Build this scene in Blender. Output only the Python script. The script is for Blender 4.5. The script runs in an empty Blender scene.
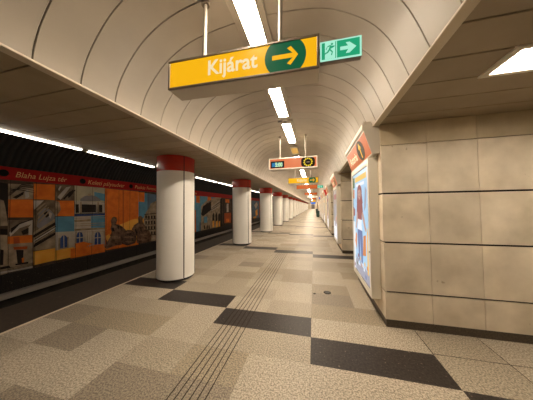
import bpy, math, random
from mathutils import Vector, Matrix
random.seed(4)
S=bpy.context.scene; COL=S.collection
PI=math.pi
# ------------------------------------------------------------------ materials
def nm(name):
    m=bpy.data.materials.new(name); m.use_nodes=True
    nt=m.node_tree; b=nt.nodes['Principled BSDF']
    return m,nt,b
def plain(name,c,rough=.5,metal=0,spec=.5,coat=0):
    m,nt,b=nm(name)
    b.inputs['Base Color'].default_value=(*c,1); b.inputs['Roughness'].default_value=rough
    b.inputs['Metallic'].default_value=metal; b.inputs['Specular IOR Level'].default_value=spec
    b.inputs['Coat Weight'].default_value=coat
    return m
def glow(name,c,s):
    m,nt,b=nm(name)
    b.inputs['Base Color'].default_value=(*[.04*x for x in c],1)
    b.inputs['Emission Color'].default_value=(*c,1); b.inputs['Emission Strength'].default_value=s*(.86 if s<2 else 1)
    b.inputs['Roughness'].default_value=.3; b.inputs['Specular IOR Level'].default_value=.12
    return m
def N(nt,t,**k):
    n=nt.nodes.new(t)
    for a,v in k.items(): setattr(n,a,v)
    return n
def noisy(name,c0,c1,scale,rough=.5,detail=4,bump=0,island=0,stretch=(1,1,1),lo=.3,hi=.7,spec=.5,speck=None,big=None):
    m,nt,b=nm(name); L=nt.links.new
    tc=N(nt,'ShaderNodeTexCoord'); mp=N(nt,'ShaderNodeMapping'); mp.inputs['Scale'].default_value=stretch
    L(tc.outputs['Object'],mp.inputs['Vector'])
    no=N(nt,'ShaderNodeTexNoise'); no.inputs['Scale'].default_value=scale; no.inputs['Detail'].default_value=detail
    L(mp.outputs['Vector'],no.inputs['Vector'])
    mr=N(nt,'ShaderNodeMapRange'); mr.inputs['From Min'].default_value=lo; mr.inputs['From Max'].default_value=hi
    L(no.outputs['Fac'],mr.inputs['Value'])
    mx=N(nt,'ShaderNodeMix',data_type='RGBA'); mx.inputs[6].default_value=(*c0,1); mx.inputs[7].default_value=(*c1,1)
    L(mr.outputs['Result'],mx.inputs[0]); out=mx.outputs[2]
    if big:
        n2=N(nt,'ShaderNodeTexNoise'); n2.inputs['Scale'].default_value=big[0]; n2.inputs['Detail'].default_value=5
        L(tc.outputs['Object'],n2.inputs['Vector'])
        r2=N(nt,'ShaderNodeMapRange'); r2.inputs['From Min'].default_value=.35; r2.inputs['From Max'].default_value=.7
        r2.inputs['To Min'].default_value=1; r2.inputs['To Max'].default_value=big[1]
        L(n2.outputs['Fac'],r2.inputs['Value'])
        h=N(nt,'ShaderNodeHueSaturation'); L(out,h.inputs['Color']); L(r2.outputs['Result'],h.inputs['Value']); out=h.outputs['Color']
    if speck:
        v=N(nt,'ShaderNodeTexNoise'); v.inputs['Scale'].default_value=speck[0]; v.inputs['Detail'].default_value=2
        L(tc.outputs['Object'],v.inputs['Vector'])
        r3=N(nt,'ShaderNodeMapRange'); r3.inputs['From Min'].default_value=speck[1]; r3.inputs['From Max'].default_value=speck[1]+.04
        L(v.outputs['Fac'],r3.inputs['Value'])
        m3=N(nt,'ShaderNodeMix',data_type='RGBA'); m3.inputs[7].default_value=(*speck[2],1)
        L(r3.outputs['Result'],m3.inputs[0]); L(out,m3.inputs[6]); out=m3.outputs[2]
    if island:
        g=N(nt,'ShaderNodeNewGeometry'); r=N(nt,'ShaderNodeMapRange')
        r.inputs['To Min'].default_value=1-island; r.inputs['To Max'].default_value=1+island
        L(g.outputs['Random Per Island'],r.inputs['Value'])
        h=N(nt,'ShaderNodeHueSaturation'); L(out,h.inputs['Color']); L(r.outputs['Result'],h.inputs['Value']); out=h.outputs['Color']
    L(out,b.inputs['Base Color'])
    b.inputs['Roughness'].default_value=rough; b.inputs['Specular IOR Level'].default_value=spec
    if bump:
        bp=N(nt,'ShaderNodeBump'); bp.inputs['Strength'].default_value=bump; bp.inputs['Distance'].default_value=.01
        L(no.outputs['Fac'],bp.inputs['Height']); L(bp.outputs['Normal'],b.inputs['Normal'])
    return m
WARM=(1,.845,.66)
M={}
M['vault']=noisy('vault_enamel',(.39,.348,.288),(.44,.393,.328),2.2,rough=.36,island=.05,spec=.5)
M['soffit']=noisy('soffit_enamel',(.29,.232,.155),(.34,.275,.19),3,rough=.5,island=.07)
M['seam']=plain('brown_seam',(.17,.14,.105),.8)  # brown backing that shows in the joints between vault panels
M['gap']=plain('dark_gap',(.012,.009,.007),.9,spec=.1)
M['lip']=plain('cream_edge_profile',(.62,.54,.42),.4)
M['column']=noisy('white_enamel',(.86,.84,.79),(.89,.87,.82),2,rough=.28)
M['red']=noisy('red_enamel',(.46,.026,.014),(.52,.034,.017),3,rough=.25)
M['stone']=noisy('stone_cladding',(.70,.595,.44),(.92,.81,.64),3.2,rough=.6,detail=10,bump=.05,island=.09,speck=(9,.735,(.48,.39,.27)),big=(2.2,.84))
M['stone_top']=noisy('stained_shaded_stone_cladding',(.50,.41,.26),(.66,.56,.39),3.2,rough=.6,detail=10,bump=.05,island=.09,big=(2.2,.84))  # top row: ochre stain plus the shadow under the ceiling, both in the colour
M['base']=noisy('dark_granite',(.045,.034,.024),(.10,.075,.05),60,rough=.45)
sp=lambda c,k:tuple(x*k for x in c)
def terrazzo(n,c): return noisy(n,sp(c,.60),sp(c,1.36),70,rough=.5,detail=3,lo=.38,hi=.60,big=(.9,.86),speck=(85,.63,sp(c,.30)),spec=.35)
M['t_light']=terrazzo('terrazzo_light',(.43,.37,.285))
M['t_mid']=terrazzo('terrazzo_mid',(.375,.32,.24))
M['t_ochre']=terrazzo('terrazzo_ochre',(.325,.27,.19))
M['t_taupe']=terrazzo('terrazzo_taupe',(.27,.225,.168))
M['t_black']=noisy('terrazzo_black',(.018,.014,.012),(.05,.040,.034),50,rough=.45,spec=.25,detail=3,speck=(42,.67,(.16,.13,.10)))
M['plat']=noisy('dark_platform_rubber',(.030,.021,.014),(.048,.034,.023),20,rough=.7,speck=(14,.73,(.13,.10,.07)))
M['pale']=plain('pale_edge_line',(.62,.53,.40),.5)
M['groove']=plain('dark_groove_strip',(.035,.026,.018),.8,spec=.2)
M['track']=noisy('dark_concrete',(.015,.012,.009),(.03,.024,.018),6,rough=.9)  # very dark concrete of the track pit
M['duct']=plain('grey_duct',(.30,.26,.22),.6)
M['metal']=plain('bronze_anodised',(.20,.165,.13),.4,.5)
M['housing']=plain('beige_housing',(.60,.54,.45),.42)
M['steel']=plain('brushed_steel',(.27,.235,.19),.45,.3)
M['cream']=plain('cream_paint',(.80,.75,.65),.4)
M['black']=plain('black_plastic',(.012,.011,.010),.4)
M['green_dark']=plain('dark_green_paint',(.02,.06,.04),.5)
M['lamp']=glow('lamp_diffuser',WARM,58)
M['lamp2']=glow('soffit_lamp_diffuser',(1,.85,.68),27)
M['tube']=glow('track_tube_light',(1,.88,.72),9)
M['yel']=glow('lit_yellow',(1,.50,.008),.88)
M['yel_em']=glow('lit_amber_lamp',(1,.55,.10),.62)
M['grn']=glow('lit_dark_green',(.01,.17,.07),.55)
M['wht']=glow('lit_cream_letter',(1,.82,.50),.85)
M['org']=glow('lit_orange',(.85,.17,.03),.62)
M['sal']=glow('lit_salmon',(.90,.24,.09),.72)
M['ex_g']=glow('exit_green',(.02,.40,.19),.85)
M['ex_w']=glow('exit_white',(.45,.95,.72),.85)
M['blu']=glow('lit_blue',(.03,.20,.85),1.0)
M['cblu']=glow('clock_blue',(.03,.22,.50),.8)
M['dig']=glow('clock_digit',(.65,.95,.45),.9)
M['ydot']=glow('yellow_dot',(.9,.68,.02),.85)
M['oval']=plain('dark_brown_oval',(.035,.022,.012),.5)
M['letter']=plain('pale_lettering',(.85,.74,.55),.5)
M['bandred']=plain('crimson_band',(.36,.010,.008),.5,spec=.1)
M['bandtxt']=plain('amber_lettering',(.75,.36,.12),.5)
# ------------------------------------------------------------------ mesh helpers
class MB:
    def __init__(s): s.v=[];s.f=[];s.m=[]
    def poly(s,pts,mi=0):
        b=len(s.v); s.v+= [tuple(p) for p in pts]; s.f.append(tuple(range(b,b+len(pts)))); s.m.append(mi); return s
    def box(s,x0,x1,y0,y1,z0,z1,mi=0,bev=0):
        if bev:
            bev=min(bev,(x1-x0)*.45,(y1-y0)*.45,(z1-z0)*.45)
            return s._bevbox(x0,x1,y0,y1,z0,z1,mi,bev)
        b=len(s.v)
        s.v+=[(x0,y0,z0),(x1,y0,z0),(x1,y1,z0),(x0,y1,z0),(x0,y0,z1),(x1,y0,z1),(x1,y1,z1),(x0,y1,z1)]
        for q in ((0,3,2,1),(4,5,6,7),(0,1,5,4),(1,2,6,5),(2,3,7,6),(3,0,4,7)):
            s.f.append(tuple(b+i for i in q)); s.m.append(mi)
        return s
    def _bevbox(s,x0,x1,y0,y1,z0,z1,mi,e):
        b=len(s.v); X=(x0,x1);Y=(y0,y1);Z=(z0,z1); idx={}
        for i in (0,1):
            for j in (0,1):
                for k in (0,1):
                    sx=e if i==0 else -e; sy=e if j==0 else -e; sz=e if k==0 else -e
                    for a,p in enumerate(((X[i],Y[j]+sy,Z[k]+sz),(X[i]+sx,Y[j],Z[k]+sz),(X[i]+sx,Y[j]+sy,Z[k]))):
                        idx[(i,j,k,a)]=len(s.v); s.v.append(p)
        F=[]
        for i in (0,1): F.append([idx[(i,j,k,0)] for j,k in ((0,0),(0,1),(1,1),(1,0))][::(1 if i==0 else -1)])
        for j in (0,1): F.append([idx[(i,j,k,1)] for i,k in ((0,0),(1,0),(1,1),(0,1))][::(1 if j==0 else -1)])
        for k in (0,1): F.append([idx[(i,j,k,2)] for i,j in ((0,0),(0,1),(1,1),(1,0))][::(1 if k==0 else -1)])
        for i in (0,1):
            for j in (0,1): F.append([idx[(i,j,0,0)],idx[(i,j,0,1)],idx[(i,j,1,1)],idx[(i,j,1,0)]][::(1 if i==j else -1)])
        for i in (0,1):
            for k in (0,1): F.append([idx[(i,0,k,0)],idx[(i,0,k,2)],idx[(i,1,k,2)],idx[(i,1,k,0)]][::(-1 if i==k else 1)])
        for j in (0,1):
            for k in (0,1): F.append([idx[(0,j,k,1)],idx[(0,j,k,2)],idx[(1,j,k,2)],idx[(1,j,k,1)]][::(1 if j==k else -1)])
        for i in (0,1):
            for j in (0,1):
                for k in (0,1): F.append([idx[(i,j,k,a)] for a in (0,1,2)][::(1 if (i+j+k)%2==0 else -1)])
        for q in F: s.f.append(tuple(q)); s.m.append(mi)
        return s
    def prism(s,prof,axis,a,b_,mi=0):
        # prof: 2D points, extruded along axis from a to b_
        def P(p,t):
            return {'x':(t,p[0],p[1]),'y':(p[0],t,p[1]),'z':(p[0],p[1],t)}[axis]
        n=len(prof); b=len(s.v)
        s.v+=[P(p,a) for p in prof]+[P(p,b_) for p in prof]
        s.f.append(tuple(b+i for i in range(n))); s.m.append(mi)
        s.f.append(tuple(b+n+i for i in reversed(range(n)))); s.m.append(mi)
        for i in range(n):
            j=(i+1)%n; s.f.append((b+i,b+n+i,b+n+j,b+j)); s.m.append(mi)
        return s
    def cyl(s,c,r,z0,z1,n=24,mi=0,axis='z',r2=None,a0=0,a1=None):
        r2=r if r2 is None else r2; b=len(s.v)
        for (rr,t) in ((r,z0),(r2,z1)):
            for i in range(n):
                a=2*PI*i/n; u=c[0]+rr*math.cos(a); w=c[1]+rr*math.sin(a)
                s.v.append({'z':(u,w,t),'y':(u,t,w),'x':(t,u,w)}[axis])
        s.f.append(tuple(b+i for i in reversed(range(n)))); s.m.append(mi)
        s.f.append(tuple(b+n+i for i in range(n))); s.m.append(mi)
        for i in range(n):
            j=(i+1)%n; s.f.append((b+i,b+j,b+n+j,b+n+i)); s.m.append(mi)
        return s
    def build(s,name,mats,parent=None,smooth=False,loc=None):
        me=bpy.data.meshes.new(name); me.from_pydata(s.v,[],s.f)
        for m in (mats if isinstance(mats,(list,tuple)) else [mats]): me.materials.append(m if not isinstance(m,str) else M[m])
        me.polygons.foreach_set('material_index',s.m)
        import bmesh
        bm=bmesh.new(); bm.from_mesh(me); bmesh.ops.recalc_face_normals(bm,faces=bm.faces); bm.to_mesh(me); bm.free()
        if smooth:
            me.polygons.foreach_set('use_smooth',[True]*len(me.polygons))
            try: me.set_sharp_from_angle(angle=math.radians(35))
            except Exception: pass
        me.update()
        o=bpy.data.objects.new(name,me); COL.objects.link(o)
        if parent: o.parent=parent
        if loc: o.location=loc
        return o
def tag(o,label=None,cat=None,group=None,kind=None):
    if label: o['label']=label
    if cat: o['category']=cat
    if group: o['group']=group
    if kind: o['kind']=kind
    return o
def empty(name,loc,label,cat,group=None):
    o=bpy.data.objects.new(name,None); o.empty_display_size=.2; COL.objects.link(o); o.location=loc
    return tag(o,label,cat,group)
def struct(o): o['kind']='structure'; return o
def tree_copy(o,parent=None):
    c=o.copy(); COL.objects.link(c); c.parent=parent
    for ch in list(o.children): tree_copy(ch,c)
    return c
def text(name,body,size,mat,parent,loc,rot,width=None,depth=.002,bold=.0,align='LEFT'):
    cu=bpy.data.curves.new(name,'FONT'); cu.body=body; cu.size=size; cu.extrude=depth; cu.offset=bold; cu.align_x=align
    cu.resolution_u=3
    t=bpy.data.objects.new(name,cu); COL.objects.link(t)
    bpy.context.view_layer.update()
    me=bpy.data.meshes.new_from_object(t); COL.objects.unlink(t); bpy.data.objects.remove(t)
    if width:
        xs=[v.co.x for v in me.vertices]; k=width/(max(xs)-min(xs))
        for v in me.vertices: v.co.x*=k
    me.materials.clear(); me.materials.append(M[mat])
    o=bpy.data.objects.new(name,me); COL.objects.link(o); o.parent=parent; o.location=loc; o.rotation_euler=rot
    return o
ORD=['first','second','third','fourth','fifth','sixth','seventh','eighth','ninth','tenth','eleventh','twelfth','thirteenth','fourteenth','fifteenth','sixteenth','seventeenth','eighteenth','nineteenth']
TENS=['','','twent','thirt','fort','fift','sixt','sevent','eight','ninet']
def ordw(n):
    if n<=19: return ORD[n-1]
    t,u=divmod(n,10)
    return TENS[t]+'ieth' if u==0 else TENS[t]+'y-'+ORD[u-1]
# ------------------------------------------------------------------ layout numbers (metres)
Y0,Y1=-6.0,95.0
SZ=2.60            # soffit height
VX0,VX1,VH=-1.91,.78,.82
PER=4.03           # bay of columns and floor pattern
PIER=3.93
# ------------------------------------------------------------------ floor
def make_floor():
    mb=MB(); xs=[-3.80,-3.22,-2.60,-1.97,-1.34,-.695,-.065,.565,1.17,1.80,2.43,3.06,3.69,4.6]
    rp=PER/10
    over={ # (col,row) -> material near the camera ; 0 light 1 mid 2 ochre 3 taupe 4 black
     (1,-1):3,(0,-1):0,(2,-1):0,(3,-1):1,(4,-1):2,(5,-1):0,(6,-1):0,(7,-1):0,
     (0,0):3,(1,0):2,(2,0):2,(3,0):0,(4,0):1,(5,0):1,
     (0,1):1,(1,1):1,(2,1):1,(3,1):0,(6,1):0,(7,1):0,(8,1):1,(9,1):0,
     (0,2):1,(1,2):0,(4,2):0,(5,2):1,(6,2):2,(7,2):2,(8,2):1,(9,2):2,
     (2,3):1,(3,3):1,(4,3):1,(5,3):0,(6,3):3,
     (0,-2):1,(1,-2):0,(2,-2):0,(3,-2):3,(4,-2):3,(5,-2):0,(6,-2):1,(7,-2):0,
     (2,-3):3,(3,-3):3,(8,0):1,(9,0):0,(8,-1):4,(9,-1):4,(6,4):2,(4,4):0,(5,4):0,(3,4):1,(2,4):0}
    r=random.Random(11)
    for j in range(-20,231):
        ya=2.0+j*rp; yb=ya+rp
        for i in range(len(xs)-1):
            k=j%10
            blk={(6,0),(7,0),(4,1),(5,1),(2,2),(3,2),(0,3),(1,3)}
            c=r.random()
            mi=0 if c<.46 else 1 if c<.83 else 2 if c<.95 else 3
            if (i,k) in blk: mi=4
            elif i>=8 and (i,k) in {(8,9),(9,9)}: mi=4
            elif (i,j) in over: mi=over[(i,j)]
            g=.0003
            mb.poly([(xs[i]+g,ya+g,0),(xs[i+1]-g,ya+g,0),(xs[i+1]-g,yb-g,0),(xs[i]+g,yb-g,0)],mi)
    mb.poly([(-3.80,Y0,-.002),(5.4,Y0,-.002),(5.4,Y1,-.002),(-3.80,Y1,-.002)],5)
    mb.box(-3.80,4.6,Y0,Y1,-.12,-.004,5)
    return struct(mb.build('floor',['t_light','t_mid','t_ochre','t_taupe','t_black','groove']))
make_floor()
struct(MB().box(-3.84,-3.80,Y0,Y1,-.1,.002).build('trim_1','pale'))
struct(MB().box(-4.77,-3.84,Y0,Y1,-.14,0).build('trim_2','plat'))
struct(MB().box(-4.72,-4.62,Y0,Y1,-1.3,-.14).build('wall_platform_edge','track'))
struct(MB().box(-7.45,-4.62,Y0,Y1,-1.4,-1.3).build('floor_track_bed','track'))
# ------------------------------------------------------------------ vault
VP=[(-1.91,2.60),(-1.885,2.71),(-1.82,2.86),(-1.68,3.05),(-1.51,3.20),(-1.265,3.325),(-.95,3.392),(-.565,3.42),(-.20,3.402),(.09,3.355),(.25,3.29),(.40,3.20),(.53,3.09),(.635,2.95),(.71,2.79),(.78,2.60)]
def catmull(p,m):
    out=[]
    for i in range(len(p)-1):
        a,b_,c,d=p[max(0,i-1)],p[i],p[i+1],p[min(len(p)-1,i+2)]
        for j in range(m):
            t=j/m
            out.append(tuple(.5*(2*b_[k]+(c[k]-a[k])*t+(2*a[k]-5*b_[k]+4*c[k]-d[k])*t*t+(3*b_[k]-a[k]-3*c[k]+d[k])*t**3) for k in (0,1)))
    return out+[p[-1]]
VC=catmull(VP,3)
def vault_z(x):
    for (x0,z0),(x1,z1) in zip(VC,VC[1:]):
        if x0<=x<=x1: return z0+(z1-z0)*(x-x0)/(x1-x0)
    return SZ
def make_vault():
    mb=MB(); cx=-.565; n=len(VC)-1; pit=.295
    def P(t,y,off=0):
        x,z=VC[t]; d=math.hypot(x-cx,z-2.5)
        return (x+(x-cx)/d*off,y,z+(z-2.5)/d*off)
    y=1.21-pit*25
    while y<Y1:
        g=.0021
        ys=[(y+g,.010),(y+g+.004,.0),(y+pit-g-.004,.0),(y+pit-g,.006)]
        if y>45: ys=[(y+g,0),(y+pit*1-g,0)]
        b=len(mb.v)
        for (yy,off) in ys: mb.v+=[P(t,yy,off) for t in range(n+1)]
        for q in range(len(ys)-1):
            for t in range(n):
                mb.f.append((b+q*(n+1)+t,b+(q+1)*(n+1)+t,b+(q+1)*(n+1)+t+1,b+q*(n+1)+t+1)); mb.m.append(0)
        y+=pit
    b=len(mb.v)
    for yy in (Y0,Y1): mb.v+=[P(t,yy,.03) for t in range(n+1)]
    for t in range(n): mb.f.append((b+t,b+n+1+t,b+n+2+t,b+t+1)); mb.m.append(1)
    return struct(mb.build('ceiling',['vault','seam'],smooth=True))
make_vault()
def soffit(name,x0,x1,y00,pit,ylast,z=SZ):
    mb=MB(); mb.box(x0,x1,Y0,Y1,z+.03,z+.08,1)
    y=y00-pit*20
    while y<ylast:
        g=.004 if int(round((y-y00)/pit))%4 else .007
        if y+pit>Y0: mb.box(x0,x1,y+g,y+pit-g,z,z+.03,0,bev=.003)
        y+=pit
    return mb
SL=2.66
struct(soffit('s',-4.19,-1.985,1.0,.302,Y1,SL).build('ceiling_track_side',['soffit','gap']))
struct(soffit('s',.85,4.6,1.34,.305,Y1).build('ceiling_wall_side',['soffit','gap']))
# pale edge profiles of the vault, in lengths
def lip(name,xa,xb,s):
    mb=MB(); y=Y0+.23
    while y<Y1:
        y2=min(y+2.88,Y1)
        mb.box(xa,xb,y+.002,y2-.002,SZ-.012,SZ+.006,0,bev=.004)
        xx=xa if s>0 else xb
        y=y2
    struct(mb.build(name,'lip'))
struct(MB().box(-1.99,-1.975,Y0,Y1,SZ+.007,SL+.08).build('trim_7','lip'))
lip('trim_3',-1.985,-1.905,-1); lip('trim_4',.775,.852,1)
# ------------------------------------------------------------------ tunnel beyond the platform
mb=MB()
mb.prism([(-7.45,-.4),(-7.24,-.4),(-7.24,2.60),(-7.0,3.0),(-6.2,3.7),(-4.6,4.3),(-4.05,4.3),(-4.05,4.45),(-7.45,4.45)],'y',Y0,Y1)
def ribmat():
    m,nt,b=nm('ribbed_tunnel_lining'); L=nt.links.new
    tc=N(nt,'ShaderNodeTexCoord'); w=N(nt,'ShaderNodeTexWave'); w.wave_type='BANDS'; w.bands_direction='Y'
    w.inputs['Scale'].default_value=2.6; L(tc.outputs['Object'],w.inputs['Vector'])
    mx=N(nt,'ShaderNodeMix',data_type='RGBA'); mx.inputs[6].default_value=(.006,.005,.004,1); mx.inputs[7].default_value=(.017,.013,.010,1)
    L(w.outputs['Fac'],mx.inputs[0]); L(mx.outputs[2],b.inputs['Base Color']); b.inputs['Roughness'].default_value=.8
    bp=N(nt,'ShaderNodeBump'); bp.inputs['Strength'].default_value=.7; bp.inputs['Distance'].default_value=.03
    L(w.outputs['Fac'],bp.inputs['Height']); L(bp.outputs['Normal'],b.inputs['Normal'])
    return m
M['rib']=ribmat()
struct(mb.build('wall_left','rib'))
struct(MB().box(-4.21,-4.19,Y0,Y1,SL,SL+.09,0).box(-4.21,-1.95,Y0,Y1,SL+.08,SL+.12,0).box(-4.2,-4.1,Y0,Y1,SL+.12,4.3,0).build('trim_light_stop','gap'))  # dark closure above the soffit edge, added to stop light leaking
# dark kerb below the mural, with panel joints, and grey duct
mb=MB().box(-7.24,-7.20,Y0,Y1,-.44,-.002,0)
y=Y0
while y<50: mb.box(-7.20,-7.198,y,y+.012,-.44,0,1); y+=.903
struct(mb.build('wall_left_kerb',['t_black','rib']))
struct(MB().box(-7.24,-7.05,Y0,Y1,-.56,-.44).build('trim_6','duct'))
struct(MB().box(-7.45,-7.24,Y0,Y1,-1.3,-.4).build('wall_left_foot','track'))
# ------------------------------------------------------------------ end walls, back wall
struct(MB().box(-4,4.7,Y1,Y1+.2,-.1,4.4).build('wall_far','stone'))
struct(MB().box(-7.5,4.7,Y0-.2,Y0,-1.4,4.5).build('wall_behind','stone'))
struct(MB().box(4.6,4.8,Y0,Y1,-.1,2.75).build('wall_right','stone'))
d=empty('double_door',(-.45,Y1-.05,0),'grey double door closing the far end of the platform','door')
for s,xx in ((0,-.72),(1,.02)): MB().box(xx,xx+.7,-.02,.03,0.0,2.1,bev=.01).build('door_leaf',plain('door_grey_%d'%s,(.22,.19,.17),.5),d)
MB().box(-.80,-.72,-.03,.04,0,2.2).box(.72,.80,-.03,.04,0,2.2).box(-.8,.8,-.03,.04,2.11,2.22).build('door_frame','housing',d)
# ------------------------------------------------------------------ stone piers
HZ=[(.098,.431),(.452,1.056),(1.077,1.685),(1.706,2.317),(2.325,2.598)]
def pier(name,ya,yb,front=True):
    mb=MB(); xa,xe=.862,4.58; t=.03
    mb.box(xa+t,xe,ya+t,yb-t,0.0,SZ-.004,1)
    xs=[xa,1.376,1.889,2.402,2.915,3.428,3.94,4.58]
    for (z0,z1) in HZ:
        for i in range(len(xs)-1):
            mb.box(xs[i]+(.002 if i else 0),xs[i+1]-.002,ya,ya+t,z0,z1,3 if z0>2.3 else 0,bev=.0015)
        y=ya+t+.002
        while y<yb-.01:
            w=(.36 if y<ya+.2 else .62); y2=min(y+w,yb)
            mb.box(xa,xa+t,y,y2-.003,z0,z1,0,bev=.0015)
            y=y2
    mb.box(xa+.006,xe,ya+.006,yb-.006,0.001,.094,2)
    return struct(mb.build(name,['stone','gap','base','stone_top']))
pier('wall_pier',2.808,4.45)
pier('wall_pier',2.808+PIER,4.45+PIER)
pier('wall_pier',2.808+2*PIER,Y1)
# ------------------------------------------------------------------ track-side mural
M.update(m_st=noisy('print_stone',(0.22, 0.165, 0.11),(0.54, 0.405, 0.27),5,rough=.6,spec=.1),m_st2=noisy('print_tan',(0.198, 0.11, 0.05),(0.486, 0.27, 0.121),4,rough=.6,spec=.1),m_dk=noisy('print_dark',(0.025, 0.018, 0.015),(0.034, 0.025, 0.02),4,rough=.6,spec=.1),
 m_cr=noisy('print_cream',(0.476, 0.418, 0.344),(0.65, 0.571, 0.47),4,rough=.6,spec=.1),m_br=noisy('print_brown',(0.116, 0.083, 0.055),(0.284, 0.203, 0.135),6,rough=.6,spec=.1),m_br2=noisy('print_umber',(0.05, 0.033, 0.022),(0.121, 0.081, 0.054),5,rough=.6,spec=.1),
 m_or=noisy('print_orange',(.72,.15,.025),(.90,.235,.035),5,rough=.6,spec=.1),m_rd=noisy('print_rust',(0.41, 0.082, 0.025),(0.56, 0.112, 0.034),4,rough=.6,spec=.1),m_gy=noisy('print_grey',(0.23, 0.213, 0.213),(0.314, 0.291, 0.291),4,rough=.6,spec=.1),
 m_ye=noisy('print_amber',(.90,.38,.05),(.98,.52,.10),4,rough=.6,spec=.1),m_bl=noisy('print_blue',(0.115, 0.279, 0.394),(0.157, 0.381, 0.538),4,rough=.6,spec=.1),m_sl=noisy('print_slate',(0.115, 0.164, 0.221),(0.157, 0.224, 0.302),4,rough=.6,spec=.1),
 m_wi=noisy('print_window_blue',(0.041, 0.074, 0.197),(0.056, 0.101, 0.269),4,rough=.6,spec=.1),m_sk=noisy('print_sky_cream',(0.451, 0.394, 0.262),(0.616, 0.538, 0.358),4,rough=.6,spec=.1),m_bz=noisy('print_bronze',(0.061, 0.034, 0.021),(0.264, 0.149, 0.091),9,rough=.6,spec=.1),m_bz2=noisy('print_bronze_dark',(0.041, 0.025, 0.017),(0.18, 0.108, 0.072),14,rough=.6,spec=.1))
M['m_bh']=noisy('print_bronze_light',(.15,.085,.05),(.34,.20,.12),9,rough=.6,spec=.1)
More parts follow.
